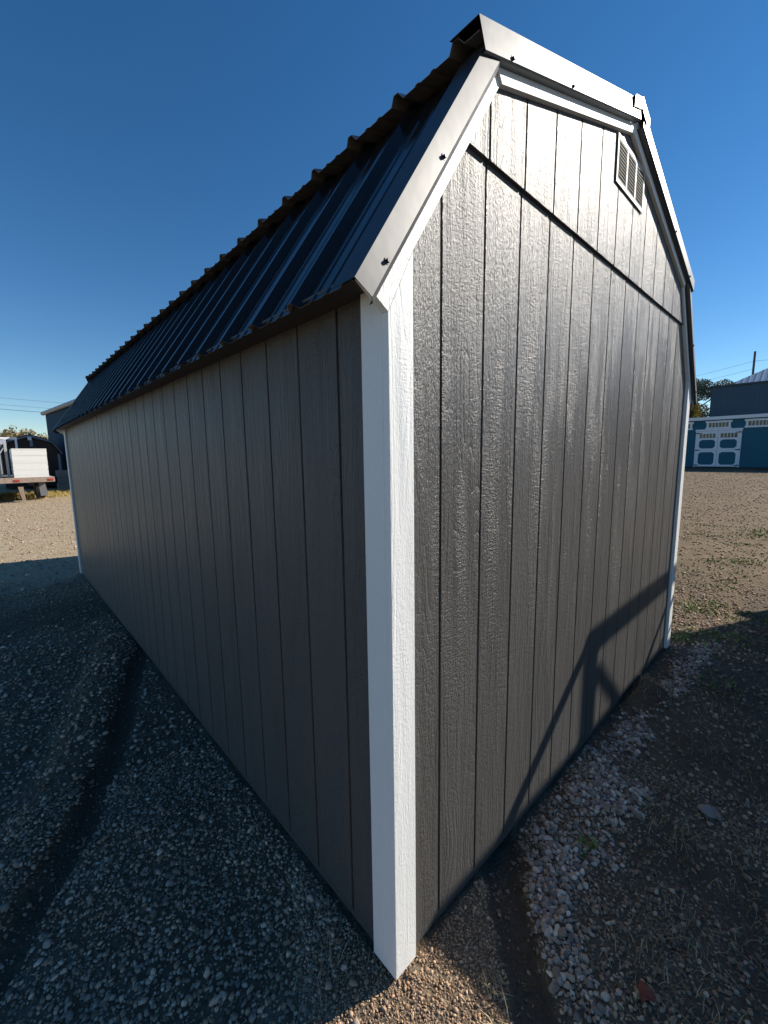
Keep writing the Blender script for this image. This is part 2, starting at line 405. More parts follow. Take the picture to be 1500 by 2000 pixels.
# ribbed roof sheets
RS = 0.2286; Y_RIB = 0.262
def rib_profile(y0, y1):
    """(y, extra height) samples between y0 and y1 along the eave"""
    out = [(y0, 0.0)]; k0 = math.floor((y0-Y_RIB)/RS)-1
    for k in range(k0, k0+9):
        c = Y_RIB+k*RS
        for dy, hh in ((-0.026, 0), (-0.009, RIB), (0.009, RIB), (0.026, 0), (0.072, 0), (0.080, 0.0035), (0.089, 0.0035), (0.097, 0), (0.131, 0), (0.139, 0.0035), (0.148, 0.0035), (0.156, 0)):
            if y0+0.001 < c+dy < y1-0.001: out.append((c+dy, hh))
    out.append((y1, 0.0)); return out
def roof_sheet(p0, p1, nrm, y0, y1, mirror):
    prof = rib_profile(y0, y1); b = MB(); n_ = len(prof); steps = 5
    for i in range(steps):
        t_ = i/(steps-1); q = p0+(p1-p0)*t_
        for (yy, hh) in prof:
            g_ = q+nrm*hh; xx = W-g_[0] if mirror else g_[0]
            b.v.append((xx, yy, g_[1]))
    for i in range(steps-1):
        for j in range(n_-1): b.f.append((i*n_+j, i*n_+j+1, (i+1)*n_+j+1, (i+1)*n_+j))
    me_ = b.mesh('roof_sheet', fix=False); me_.update()
    nn_ = me_.polygons[0].normal; up_ = nn_[0]*(-nrm[0] if mirror else nrm[0])+nn_[2]*nrm[1]
    if up_ < 0: me_.flip_normals()
    me_.materials.append(M['roof']); me_.materials.append(M['backer'])
    o = link('roof_sheet', me_, None, shed)
    s_ = o.modifiers.new('gauge', 'SOLIDIFY'); s_.thickness = 0.0012; s_.offset = -1; s_.material_offset = 1; s_.material_offset_rim = 1
    return o
edges = [-0.040] + [Y_RIB+0.114+RS*4*k-RS*2 for k in range(1, 7)] + [L+0.045]
lo0 = eave; lo1 = off_break(OF)-dl*0.004
up0 = off_break(OF+0.012)-du*0.075; up1 = off_ridge(OF+0.012)-du*0.004
for mirror in (0, 1):
    for y0, y1 in zip(edges[:-1], edges[1:]):
        if y1-y0 < 0.05: continue
        roof_sheet(lo0, lo1, nl, y0+0.0003, y1-0.0003, mirror)
        roof_sheet(up0, up1, nu, y0+0.0003, y1-0.0003, mirror)
# metal rake trim
def rake_trim(p0, p1, nrm, front, mirror, offs):
    """offs: list of (offset along normal, y) of the folded section"""
    b = MB(); steps = 25; n_ = len(offs); Lr = np.linalg.norm(p1-p0)
    for i in range(steps):
        t_ = i/(steps-1); q = p0+(p1-p0)*t_
        for j, (o_, yy) in enumerate(offs):
            g_ = q+nrm*o_; wv = 0.0
            b.v.append((W-g_[0] if mirror else g_[0], (yy-wv) if front else L-(yy-wv), g_[1]))
    for i in range(steps-1):
        for j in range(n_-1): b.f.append((i*n_+j, i*n_+j+1, (i+1)*n_+j+1, (i+1)*n_+j))
    o = b.build('rake_trim', M['trim'], shed, fix=True)
    s_ = o.modifiers.new('gauge', 'SOLIDIFY'); s_.thickness = 0.001; s_.offset = 0
    return o
LSEC = [(0.1000, 0.045), (0.1010, -0.0425), (0.0475, -0.0465), (0.0335, -0.0345), (0.0330, -0.0240)]
USEC = [(0.1120, 0.045), (0.1130, -0.0500), (0.0400, -0.0545), (0.0365, -0.0500), (0.0365, -0.0300)]
for front in (1, 0):
    for mirror in (0, 1):
        rake_trim(A_in-dl*0.213, B_in+dl*0.04, nl, front, mirror, LSEC)
        rake_trim(B_in-du*0.115, R_in-du*(-0.012 if mirror == 0 else 0.02), nu, front, mirror, USEC)
# screws on the front trim
def screw(px, pz, py, parent=shed):
    b = MB(); b.tube([(px, py+0.004, pz), (px, py-0.0015, pz)], 0.0085, 10); b.tube([(px, py-0.001, pz), (px, py-0.0065, pz)], 0.0048, 6)
    b.build('screw', M['screw'], parent)
for mirror in (0, 1):
    for t_ in (-0.115, 0.24):
        q = A_in+dl*t_+nl*0.056; screw(*( (q[0], q[1]) if not mirror else mir(q)), -0.0458)
    for t_ in (0.03, 0.44):
        q = B_in+du*t_+nu*0.047; screw(*( (q[0], q[1]) if not mirror else mir(q)), -0.0538)
# ridge cap
b = MB(); capo = 0.1165
prof = []
apex = off_ridge(capo)
for sgn in (-1, 1):
    pass
cs = [apex-du*0.11-nu*0.004, apex-du*0.10, apex-du*0.02-nu*0.0, np.array([W/2, apex[1]+0.004])]
pts = [tuple(q) for q in cs]+[mir(q) for q in cs[:-1]][::-1]
ys = np.linspace(-0.059, L+0.07, 20)
for yy in ys:
    for q in pts: b.v.append((q[0], yy, q[1]))
for i in range(len(ys)-1):
    for j in range(len(pts)-1): b.f.append((i*7+j, i*7+j+1, (i+1)*7+j+1, (i+1)*7+j))
k = len(b.v)
for q in pts: b.v.append((q[0], -0.0590, q[1]-0.0))                 # folded front end of the cap
for q in pts: b.v.append((q[0], -0.0575, q[1]-0.045))
for j in range(len(pts)-1): b.f.append((k+j, k+j+1, k+7+j+1, k+7+j))
o = b.build('ridge_cap', M['trim'], shed); s_ = o.modifiers.new('gauge', 'SOLIDIFY'); s_.thickness = 0.0012
# gable vent
vx0, vx1, vz0, vz1 = 1.372, 1.745, 2.705, 2.895
vent = MB().box(vx0+0.004, vx1-0.004, -0.0145, -0.0128, vz0+0.004, vz1-0.004).build('vent', M['slot'], shed)
fr = 0.017; colw = (vx1-vx0-4*fr*0.9)/3; cxs = []
b = MB(); xcur = vx0
b.box(vx0, vx1, -0.0185, -0.0146, vz0, vz0+fr); b.box(vx0, vx1, -0.0185, -0.0146, vz1-fr, vz1)
for i in range(4):
    xa = vx0+i*(colw+fr*0.9); b.box(xa, xa+fr*0.9, -0.0184, -0.0146, vz0+fr, vz1-fr)
    if i < 3: cxs.append((xa+fr*0.9, xa+fr*0.9+colw))
b.build('vent_frame', M['vent'], vent)
nsl = 11
for (xa, xb) in cxs:
    for k in range(nsl):
        zz = vz0+fr+(k+0.5)*(vz1-vz0-2*fr)/nsl
        MB().prism([(-0.0200, zz-0.0036), (-0.0196, zz-0.0038), (-0.0146, zz+0.0016), (-0.0146, zz+0.0022), (-0.0200, zz-0.0024)], 'x', xa, xb).build('slat', M['vent'], vent)

# ------------------------------------------------------------------ stones
def icosa():
    f = (1+5**0.5)/2
    v = np.array([(-1,f,0),(1,f,0),(-1,-f,0),(1,-f,0),(0,-1,f),(0,1,f),(0,-1,-f),(0,1,-f),(f,0,-1),(f,0,1),(-f,0,-1),(-f,0,1)], float)
    v /= np.linalg.norm(v[0])
    fa = np.array([(0,11,5),(0,5,1),(0,1,7),(0,7,10),(0,10,11),(1,5,9),(5,11,4),(11,10,2),(10,7,6),(7,1,8),(3,9,4),(3,4,2),(3,2,6),(3,6,8),(3,8,9),(4,9,5),(2,4,11),(6,2,10),(8,6,7),(9,8,1)])
    return v, fa
def subdiv(v, f):
    v = list(map(tuple, v)); cache = {}; out = []
    def mid(a, b):
        k = (min(a, b), max(a, b))
        if k not in cache:
            q = (np.array(v[a])+np.array(v[b]))/2; v.append(tuple(q/np.linalg.norm(q))); cache[k] = len(v)-1
        return cache[k]
    for a, b, c in f:
        x, y, z = mid(a, b), mid(b, c), mid(c, a); out += [(a, x, z), (b, y, x), (c, z, y), (x, y, z)]
    return np.array(v), np.array(out)
def octa():
    return np.array([(1,0,0),(-1,0,0),(0,1,0),(0,-1,0),(0,0,1),(0,0,-1)], float), np.array([(0,2,4),(2,1,4),(1,3,4),(3,0,4),(2,0,5),(1,2,5),(3,1,5),(0,3,5)])
def stone_mesh(name, base, x, y, r, cols, sink=0.35, jit=0.16, smooth=True):
    bv, bf = base; N = len(x); k = len(bv)
    sc_ = np.stack([rng.uniform(0.75, 1.35, N), rng.uniform(0.6, 1.05, N), rng.uniform(0.45, 0.85, N)], 1)*r[:, None]
    v = bv[None]*(1+rng.normal(0, jit, (N, k, 1)))
    # irregular flattening: clip along a random direction
    dr = rng.normal(size=(N, 3)); dr /= np.linalg.norm(dr, axis=1)[:, None]
    pr = np.einsum('nkj,nj->nk', v, dr); ov = np.maximum(pr-0.55, 0); v = v-ov[:, :, None]*dr[:, None, :]
    v = v*sc_[:, None, :]
    th = rng.uniform(0, 2*np.pi, N); ti = rng.normal(0, 0.35, N)
    c, s_ = np.cos(ti)[:, None], np.sin(ti)[:, None]
    v = np.stack([v[:, :, 0], v[:, :, 1]*c-v[:, :, 2]*s_, v[:, :, 1]*s_+v[:, :, 2]*c], 2)
    c, s_ = np.cos(th)[:, None], np.sin(th)[:, None]
    v = np.stack([v[:, :, 0]*c-v[:, :, 1]*s_, v[:, :, 0]*s_+v[:, :, 1]*c, v[:, :, 2]], 2)
    z = ground_h(x, y)+sc_[:, 2]*(1-sink*2*rng.uniform(0.5, 1.2, N))
    v += np.stack([x, y, z], 1)[:, None, :]
    f = (bf[None]+(np.arange(N)*k)[:, None, None]).reshape(-1, 3)
    return big_mesh(name, v.reshape(-1, 3), f, np.repeat(cols, k, 0), smooth)
def stone_cols(N, x, y, warm=0.0):
    pal = np.array([(0.30, 0.28, 0.25), (0.22, 0.20, 0.175), (0.36, 0.335, 0.29), (0.26, 0.235, 0.19), (0.185, 0.18, 0.175), (0.42, 0.39, 0.345), (0.25, 0.21, 0.165)])
    c = pal[rng.integers(0, len(pal), N)]*rng.uniform(0.65, 1.6, (N, 1))*np.array([1.19, 0.95, 0.81])
    w = np.clip(warm, 0, 1)
    if np.ndim(w): w = w[:, None]
    return c*(1-w)+c*np.array([1.0, 0.92, 0.80])*w
def sample(rad0, rad1, dens, yaws):
    xs, ys = [], []
    for (a0, a1) in yaws:
        area = (rad1**2-rad0**2)/2*math.radians(a1-a0); N = int(area*dens)
        rr = np.sqrt(rng.uniform(rad0**2, rad1**2, N)); aa = np.radians(rng.uniform(a0, a1, N))
        xs.append(CAM[0]+rr*np.sin(aa)); ys.append(CAM[1]+rr*np.cos(aa))
    x, y = np.concatenate(xs), np.concatenate(ys)
    ok = ~((x > -0.012) & (x < W+0.012) & (y > -0.012) & (y < L+0.01))
    return x[ok], y[ok]
M['stone'] = mat_attr('gravel_stone', 0.85, 0.0012, 260.0, 0.25)
def gravel(name, base, rad0, rad1, dens, yaws, r_lo, r_hi, label):
    x, y = sample(rad0, rad1, dens, yaws)
    soil, peb, *_ = masks(x, y)
    keep = rng.random(len(x)) < (1-0.9*soil)*(0.62+0.75*vnoise(x, y, 2.2, 8)); x, y = x[keep], y[keep]; soil = soil[keep]
    r = r_lo*(r_hi/r_lo)**(rng.random(len(x))**1.8)
    tip = (1-sstep(0.25, 0.45, np.hypot(x-0.05, y+0.15)))
    r = r*(1-0.3*tip)
    warm = np.clip(tip*0.9+0.5*(y < 0)*(x > 0.2)+rng.uniform(0, 0.4, len(x)), 0, 1)
    me = stone_mesh(name, base, x, y, r, stone_cols(len(x), x, y, warm)*(1-0.35*soil)[:, None], smooth=False)
    tag(link(name, me, M['stone']), label, 'gravel', None, 'stuff')
ICO = icosa(); ICO2 = subdiv(*ICO); OCT = octa()
gravel('gravel', ICO, 0.55, 2.3, 9000, [(-30, 120)], 0.0036, 0.0105, 'loose small crushed gravel stones around the near corner of the shed')
gravel('gravel', ICO, 2.3, 6.5, 1250, [(-22, 30), (55, 112)], 0.006, 0.016, 'loose gravel stones along both walls of the shed')
gravel('gravel', OCT, 6.5, 26, 95, [(-9, 14), (78, 99)], 0.012, 0.028, 'gravel of the open yard beyond the shed')
gravel('gravel', ICO, 0.6, 1.45, 32000, [(28, 62)], 0.0022, 0.0060, 'fine brown grit scattered round the foot of the white corner board')
# clean larger pebbles in the drip strip along the gable
N = 26000; x = rng.uniform(0.2, 3.6, N); y = rng.uniform(-0.6, -0.008, N); _, peb, *_ = masks(x, y)
kp = rng.random(N) < peb*0.5*np.clip(1.5-x*0.22, 0.5, 1.2); x, y = x[kp], y[kp]
r = 0.0048*(0.0145/0.0048)**(rng.random(len(x))**1.5)
cc = stone_cols(len(x), x, y, 0.0); cc = cc*np.array([0.98, 1.03, 1.10])*1.12
tag(link('pebbles', stone_mesh('pebbles', ICO2, x, y, r, cc, 0.2, 0.07), M['stone']), 'strip of rounded grey pebbles along the foot of the gable wall', 'pebbles', None, 'stuff')
# scattered bigger stones on the shaded left side
N = 1500; x = rng.uniform(-1.6, -0.03, N); y = rng.uniform(-0.1, 4.2, N); s1, _, *_ = masks(x, y)
kp = (rng.random(N) < (1-s1)*0.5); x, y = x[kp], y[kp]; r = 0.008*(0.018/0.008)**(rng.random(len(x))**2.4)
tag(link('loose_stones', stone_mesh('loose_stones', ICO2, x, y, r, stone_cols(len(x), x, y, 0.0)*1.1, 0.25, 0.08), M['stone']), 'larger loose stones on the shaded ground along the long wall', 'stones', None, 'stuff')

# ------------------------------------------------------------------ grass, litter, leaves
def blades(pos, h, lean, width, cols, lay=0.0):
    """pos (n,2); each blade a bent strip of two quads"""
    n_ = len(pos); x, y = pos[:, 0], pos[:, 1]; z = ground_h(x, y)-0.003
    az = rng.uniform(0, 2*np.pi, n_); d = np.stack([np.cos(az), np.sin(az)], 1); sd = np.stack([-d[:, 1], d[:, 0]], 1)
    P = []
    for t_, wd in ((0, 1.0), (0.5, 0.8), (1.0, 0.12)):
        hz = h*t_*(1-0.25*t_*lean)*(1-lay)+0.004; off = h*lean*t_**1.7
        c = np.stack([x+d[:, 0]*off, y+d[:, 1]*off, z+hz], 1)
        w2 = width*wd*0.5
        e = np.stack([sd[:, 0]*w2, sd[:, 1]*w2, 0*w2], 1); P += [c-e, c+e]
    V = np.stack(P, 1).reshape(-1, 3); k = (np.arange(n_)*6)[:, None]
    F = np.concatenate([k+np.array([[0, 1, 3, 2]]), k+np.array([[2, 3, 5, 4]])], 0)
    return V, F, np.repeat(cols, 6, 0)
def tufts(name, spots, mat, label, palette, wid=0.0022, lay=0.0):
    Vs, Fs, Cs = [], [], []; off = 0
    for (x, y, n_, h, spr) in spots:
        pos = np.stack([x+rng.normal(0, spr, n_), y+rng.normal(0, spr, n_)], 1)
        hh = h*rng.uniform(0.4, 1.1, n_); cols = np.array(palette)[rng.integers(0, len(palette), n_)]*rng.uniform(0.6, 1.2, (n_, 1))
        V_, F_, C_ = blades(pos, hh, rng.uniform(0.2, 1.3, n_), np.full(n_, wid)*rng.uniform(0.7, 1.5, n_), cols, lay)
        Vs.append(V_); Fs.append(F_+off); Cs.append(C_); off += len(V_)
    me = big_mesh(name, np.concatenate(Vs), np.concatenate(Fs), np.concatenate(Cs))
    return tag(link(name, me, mat), label, 'grass', None, 'stuff')
M['blade'] = mat_attr('grass_blade', 0.75, 0, 60, 0.3)
DRY = [(0.38, 0.30, 0.18), (0.29, 0.22, 0.13), (0.46, 0.37, 0.22), (0.21, 0.16, 0.10)]
GRN = [(0.13, 0.24, 0.03), (0.18, 0.30, 0.05), (0.10, 0.18, 0.03), (0.25, 0.30, 0.07)]
spots = [(1.37, -0.34, 45, 0.06, 0.04), (1.15, -0.50, 50, 0.07, 0.05), (0.74, -0.51, 60, 0.05, 0.05), (0.84, -0.62, 50, 0.06, 0.05), (0.17, -0.22, 26, 0.055, 0.022),
         (0.1, -0.30, 18, 0.06, 0.02), (0.62, -0.55, 70, 0.05, 0.07), (0.5, -0.6, 70, 0.045, 0.06), (2.1, -0.1, 80, 0.05, 0.10), (2.25, -0.03, 50, 0.07, 0.05),
         (0.70, -0.02, 18, 0.045, 0.02), (-0.12, 0.15, 22, 0.06, 0.03), (-0.25, 0.12, 22, 0.05, 0.04), (-0.06, 0.3, 16, 0.05, 0.02), (1.9, -0.45, 60, 0.05, 0.1), (2.6, -0.5, 70, 0.05, 0.12)]
for _ in range(170):
    x = random.uniform(0.4, 4.0); y = random.uniform(-1.0, -0.36); spots.append((x, y, 12, 0.045, 0.05))
for _ in range(16):
    spots.append((random.uniform(-1.0, -0.1), random.uniform(0.2, 3.0), 6, 0.04, 0.05))
tufts('dry_grass', spots, M['blade'], 'wisps of dry straw-coloured grass in the shaded gravel by the gable', DRY)
lit = [(random.uniform(0.35, 4.5), random.uniform(-1.1, -0.25), 16, 0.04, 0.06) for _ in range(330)]+[(random.uniform(-1.2, -0.05), random.uniform(0.1, 3.2), 4, 0.035, 0.06) for _ in range(60)]+[(random.uniform(0.0, 0.3), random.uniform(-0.4, -0.05), 3, 0.03, 0.03) for _ in range(14)]
tufts('straw_litter', lit, M['blade'], 'flattened straw and stalk litter lying on the ground by the gable', DRY, 0.0018, 0.93)
gs = [(random.uniform(3.4, 11), random.uniform(-0.4, 1.2), 36, 0.03, 0.10) for _ in range(45)]+[(3.35, -0.04, 90, 0.035, 0.07), (4.2, 0.02, 120, 0.03, 0.09), (4.5, -0.06, 110, 0.03, 0.09), (4.0, 0.25, 60, 0.03, 0.12), (5.2, 0.05, 60, 0.03, 0.15), (6.7, 0.0, 160, 0.035, 0.16), (6.9, -0.25, 110, 0.035, 0.16),
      (9.2, 0.0, 170, 0.05, 0.22), (9.6, -0.2, 150, 0.06, 0.2), (3.6, -0.3, 70, 0.03, 0.1), (2.6, -0.35, 60, 0.03, 0.1), (0.83, -0.24, 20, 0.03, 0.02), (8.5, 0.6, 90, 0.03, 0.3), (5.6, 0.5, 60, 0.025, 0.2), (12, 1.2, 90, 0.04, 0.4)]
tufts('green_grass', gs, M['blade'], 'small bright green grass tufts in the sunlit gravel past the gable', GRN, 0.011)
rg = [(random.uniform(-1.2, 3.4), random.uniform(21.6, 24.6), 46, 0.24, 0.16) for _ in range(150)]
tufts('roadside_grass', rg, M['blade'], 'band of golden dry grass behind the parked trailer', [(0.60, 0.42, 0.14), (0.66, 0.48, 0.19), (0.44, 0.33, 0.12), (0.34, 0.31, 0.10)], 0.012)
# two dead leaves
def leaf(name, x, y, size, rz, col, label):
    b = MB(); n_ = 9
    for i in range(n_):
        t_ = i/(n_-1); w_ = size*0.42*math.sin(math.pi*min(1, t_*1.05+0.02))**0.8*(1+0.25*(i % 2)); curl = 0.010*math.sin(t_*5)
        b.v += [(t_*size, -w_, 0.012+curl+0.012*abs(w_/size)), (t_*size, 0, 0.006+curl), (t_*size, w_, 0.014-curl*0.4)]
    for i in range(n_-1):
        for j in range(2): b.f.append((i*3+j, i*3+j+1, i*3+4+j, i*3+3+j))
    o = b.build(name, mat_plain(name+'_skin', col, 0.8, 0.3, 30), None, smooth=True)
    s_ = o.modifiers.new('gauge', 'SOLIDIFY'); s_.thickness = 0.0008
    o.location = (x, y, float(ground_h(np.array([x]), np.array([y]))[0])+0.004); o.rotation_euler = (0.1, -0.1, rz)
    return tag(o, label, 'leaf')
leaf('dead_leaf', 1.36, -0.50, 0.085, 4.6, (0.30, 0.26, 0.22), 'large pale dead leaf lying on the shaded gravel right of the gable')
leaf('dead_leaf', 0.50, -0.545, 0.05, 2.9, (0.22, 0.06, 0.035), 'small reddish-brown dead leaf on the ground at the bottom right')

# ------------------------------------------------------------------ blue sale shed on the right
M['blue'] = mat_plain('blue_shed_paint', (0.012, 0.112, 0.165), 0.75, 0.08, 2, 0.002, 40)
M['white2'] = mat_plain('white_paint', (0.80, 0.81, 0.82), 0.55, 0.04, 3)
M['iron'] = mat_plain('black_iron', (0.02, 0.02, 0.02), 0.5)
BX, BZ = 28.5, 0.57
blue = thing('garden_shed', 'long blue shed with white double doors and transom windows across the yard', 'shed', None, (BX, 0, BZ))
MB().box(0, 3.6, -4.5, 9.5, 0.05, 2.66).build('wall', M['blue'], blue)
MB().box(0.1, 3.5, -4.4, 9.4, -0.1, 0.05).build('base', M['iron'], blue)
MB().prism([(-0.14, 2.74), (3.8, 2.66), (3.8, 2.84), (-0.14, 2.80)], 'y', -4.7, 9.7).build('roof', mat_plain('grey_shingle', (0.12, 0.12, 0.125), 0.9), blue)
MB().box(-0.16, -0.02, -4.7, 9.7, 2.64, 2.81).build('fascia', M['white2'], blue)
def transom(yc, w, h, zc, parent, nlight, x0=-0.03):
    f = MB(); tw = 0.09
    wnd = MB().box(x0, x0+0.02, yc-w/2, yc+w/2, zc-h/2, zc+h/2).build('window', M['glass'], parent)
    f.box(x0-0.03, x0+0.021, yc-w/2-tw, yc-w/2, zc-h/2, zc+h/2); f.box(x0-0.03, x0+0.021, yc+w/2, yc+w/2+tw, zc-h/2, zc+h/2)
    f.box(x0-0.032, x0+0.02, yc-w/2-tw-0.06, yc+w/2+tw+0.06, zc+h/2, zc+h/2+tw+0.01); f.box(x0-0.032, x0+0.02, yc-w/2-tw-0.04, yc+w/2+tw+0.04, zc-h/2-tw, zc-h/2)
    f.build('frame', M['white2'], wnd)
    for i in range(1, nlight):
        yy = yc-w/2+w*i/nlight; MB().box(x0-0.012, x0-0.001, yy-0.012, yy+0.012, zc-h/2, zc+h/2).build('muntin', M['white2'], wnd)
for yc in (5.22, 3.52, 1.86): transom(yc, 0.86, 0.25, 2.36, blue, 6)
def ring(y0, y1, z0, z1, fw, ch, x0, x1):
    """white frame with an eight-sided opening, as eight bars"""
    outer = [(y0, z0), (y1, z0), (y1, z1), (y0, z1)]
    a0, a1, b0, b1 = y0+fw, y1-fw, z0+fw, z1-fw
    inner = [(a0+ch, b0), (a1-ch, b0), (a1, b0+ch), (a1, b1-ch), (a1-ch, b1), (a0+ch, b1), (a0, b1-ch), (a0, b0+ch)]
    o8 = [(a0+ch, z0), (a1-ch, z0), (y1, z0), (y1, z0)]
    ou = [(a0+ch, z0), (a1-ch, z0), (y1, b0+ch), (y1, b1-ch), (a1-ch, z1), (a0+ch, z1), (y0, b1-ch), (y0, b0+ch)]
    b = MB()
    for i in range(8):
        j = (i+1) % 8; poly = [inner[i], inner[j], ou[j]]
        if i == 1: poly += [(y1, z0)]
        if i == 3: poly += [(y1, z1)]
        if i == 5: poly += [(y0, z1)]
        if i == 7: poly += [(y0, z0)]
        poly += [ou[i]]
        b.prism(poly, 'x', x0, x1)
    return b
dy0, dy1, dz1 = 2.57, 4.42, 2.05; dm = (dy0+dy1)/2
MB().box(-0.06, 0.0, dy0-0.10, dy1+0.10, dz1, dz1+0.09).build('door_head', M['white2'], blue)
MB().box(-0.05, 0.0, dy0-0.07, dy0, 0.06, dz1).build('door_jamb', M['white2'], blue); MB().box(-0.05, 0.0, dy1, dy1+0.07, 0.06, dz1).build('door_jamb', M['white2'], blue)
for (a, bb_, hy) in ((dy0+0.004, dm-0.006, dy0), (dm+0.006, dy1-0.004, dy1)):
    dr = MB().box(-0.03, -0.002, a, bb_, 0.09, dz1-0.01).build('door', M['blue'], blue)
    ring(a, bb_, 0.09, 0.98, 0.10, 0.1, -0.05, -0.0305).build('panel_frame', M['white2'], dr)
    ring(a, bb_, 0.985, 1.66, 0.10, 0.1, -0.05, -0.0305).build('panel_frame', M['white2'], dr)
    fb = MB(); fb.box(-0.05, -0.0305, a, bb_, 1.90, dz1-0.01); fb.box(-0.05, -0.0305, a, a+0.1, 1.662, 1.90); fb.box(-0.05, -0.0305, bb_-0.1, bb_, 1.662, 1.90); fb.build('door_frame', M['white2'], dr)
    gl = MB().box(-0.04, -0.031, a+0.1, bb_-0.1, 1.662, 1.90).build('window', M['glass'], dr)
    for i in range(1, 5):
        yy = a+0.1+(bb_-a-0.2)*i/5; MB().box(-0.048, -0.041, yy-0.013, yy+0.013, 1.664, 1.898).build('muntin', M['white2'], dr)
    sg = 1 if hy == dy0 else -1
    for zz in (0.16, 1.0, 1.93): MB().prism([(hy-sg*0.05, zz-0.035), (hy+sg*0.05, zz-0.03), (hy+sg*0.2, zz-0.006), (hy+sg*0.2, zz+0.006), (hy+sg*0.05, zz+0.03), (hy-sg*0.05, zz+0.035)], 'x', -0.058, -0.0505).build('hinge', M['iron'], dr)

# ------------------------------------------------------------------ steel buildings, pole, wires and trees on the right
M['slate'] = mat_ribbed('slate_blue_steel', (0.035, 0.075, 0.115), 0.5, 0.3, 'y', 0.02)
M['steelroof'] = mat_ribbed('bright_steel_roof', (0.55, 0.57, 0.60), 0.4, 0.45, 'y', 0.03)
hall = thing('steel_hall', 'big windowless slate-blue steel building rising behind the blue shed', 'building', None, (38, 0, 0))
MB().box(0, 14, -26, 5.52, -0.2, 6.05).build('wall', M['slate'], hall)
MB().box(-0.12, 14.1, -26.1, 5.62, 6.05, 6.17).build('roof_edge', mat_plain('dark_flashing', (0.04, 0.05, 0.06), 0.6), hall)
warehouse = thing('warehouse', 'warehouse with pale ribbed metal roof showing above the slate-blue steel building', 'building', None, (53, 0, 0))
MB().box(0.2, 20, -30, 6.2, 0, 7.9).build('wall', M['slate'], warehouse)
b = MB(); b.v = [(0, 6.75, 7.9), (20, 6.75, 7.9), (20, -30, 7.9), (0, -30, 7.9), (10, -3.5, 14.0), (10, -20, 14.0)]
b.f = [(0, 3, 5, 4), (0, 4, 1), (1, 4, 5, 2), (2, 5, 3), (0, 1, 2, 3)]; b.build('roof', M['steelroof'], warehouse)
pole = thing('utility_pole', 'tall bare utility pole behind the buildings on the right', 'pole', None, (60, 5.62, 0))
MB().tube([(0, 0, 0), (0, 0, 12.0)], [0.13, 0.10], 10).build('shaft', mat_plain('pole_wood', (0.09, 0.07, 0.06), 0.9), pole)
M['wire'] = mat_plain('wire_rubber', (0.03, 0.03, 0.035), 0.7)
def wire(p, q, sag, r, label, grp):
    pts = [tuple(Vector(p).lerp(Vector(q), i/16)-Vector((0, 0, sag*4*(i/16)*(1-i/16)))) for i in range(17)]
    tag(MB().tube(pts, r, 5).build('overhead_wire', M['wire'], None), label, 'wire', grp)
wire((60, 5.62, 11.0), (75, 40, 10.2), 0.7, 0.013, 'topmost thin overhead wire running left from the utility pole', 'overhead wires')
wire((60, 5.62, 10.2), (75, 40, 9.2), 0.7, 0.013, 'second thin overhead wire running left from the utility pole', 'overhead wires')
wire((60, 5.62, 11.0), (62, -40, 11.5), 0.7, 0.013, 'thin overhead wire running right from the utility pole', 'overhead wires')

def crown(n_, centre, rad, size, palette, lobes=14):
    c = np.array(centre); rad = np.array(rad)
    lc = rng.normal(size=(lobes, 3)); lc /= np.linalg.norm(lc, axis=1)[:, None]; lc = lc*rng.uniform(0.35, 0.85, (lobes, 1))
    li = rng.integers(0, lobes, n_); d = rng.normal(size=(n_, 3)); d /= np.linalg.norm(d, axis=1)[:, None]
    lr = rng.uniform(0.22, 0.42, lobes)
    p = (lc[li]+d*lr[li][:, None]*rng.random((n_, 1))**0.4)*rad+c
    a = rng.normal(size=(n_, 3)); a /= np.linalg.norm(a, axis=1)[:, None]; b_ = np.cross(a, rng.normal(size=(n_, 3))); b_ /= np.linalg.norm(b_, axis=1)[:, None]
    sz = size*rng.uniform(0.6, 1.4, (n_, 1))
    V_ = np.stack([p-a*sz, p+b_*sz*0.45, p+a*sz, p-b_*sz*0.45], 1).reshape(-1, 3)
    F_ = np.arange(n_*4).reshape(-1, 4)
    cols = np.array(palette)[rng.integers(0, len(palette), n_)]*rng.uniform(0.7, 1.3, (n_, 1))
    return V_, F_, np.repeat(cols, 4, 0)
M['leafm'] = mat_attr('foliage', 0.7, 0, 20, 0.3)
def tree(loc, H, rad, n_, size, palette, label, cat='tree', group=None):
    t_ = thing('tree' if cat == 'tree' else 'shrub', label, cat, group, loc)
    b = MB(); b.tube([(0, 0, -0.1), (0.05, 0, H*0.25), (0.1, 0.05, H*0.5), (0.05, 0.1, H*0.85)], [0.16, 0.13, 0.09, 0.03], 8)
    for k in range(9):
        a = k*2.4; z0 = H*(0.28+0.05*k); b.tube([(0.06, 0.02, z0), (0.06+math.cos(a)*rad[0]*0.4, math.sin(a)*rad[1]*0.4, z0+H*0.1), (0.06+math.cos(a)*rad[0]*0.75, math.sin(a)*rad[1]*0.75, z0+H*0.17)], [0.06, 0.04, 0.012], 6)
    b.build('trunk', M['bark'], t_)
    V_, F_, C_ = crown(n_, (0, 0, H*0.62), rad, size, palette)
    link('crown', big_mesh('crown', V_, F_, C_), M['leafm'], t_)
    return t_
M['bark'] = mat_plain('bark', (0.07, 0.055, 0.045), 0.95, 0.3, 10)
tree((43, 7.3, 0.5), 7.0, (2.2, 2.6, 3.1), 24000, 0.085, [(0.14, 0.15, 0.08), (0.20, 0.20, 0.13), (0.11, 0.12, 0.06), (0.26, 0.25, 0.17)], 'grey-green leafy tree beside the slate-blue steel building')
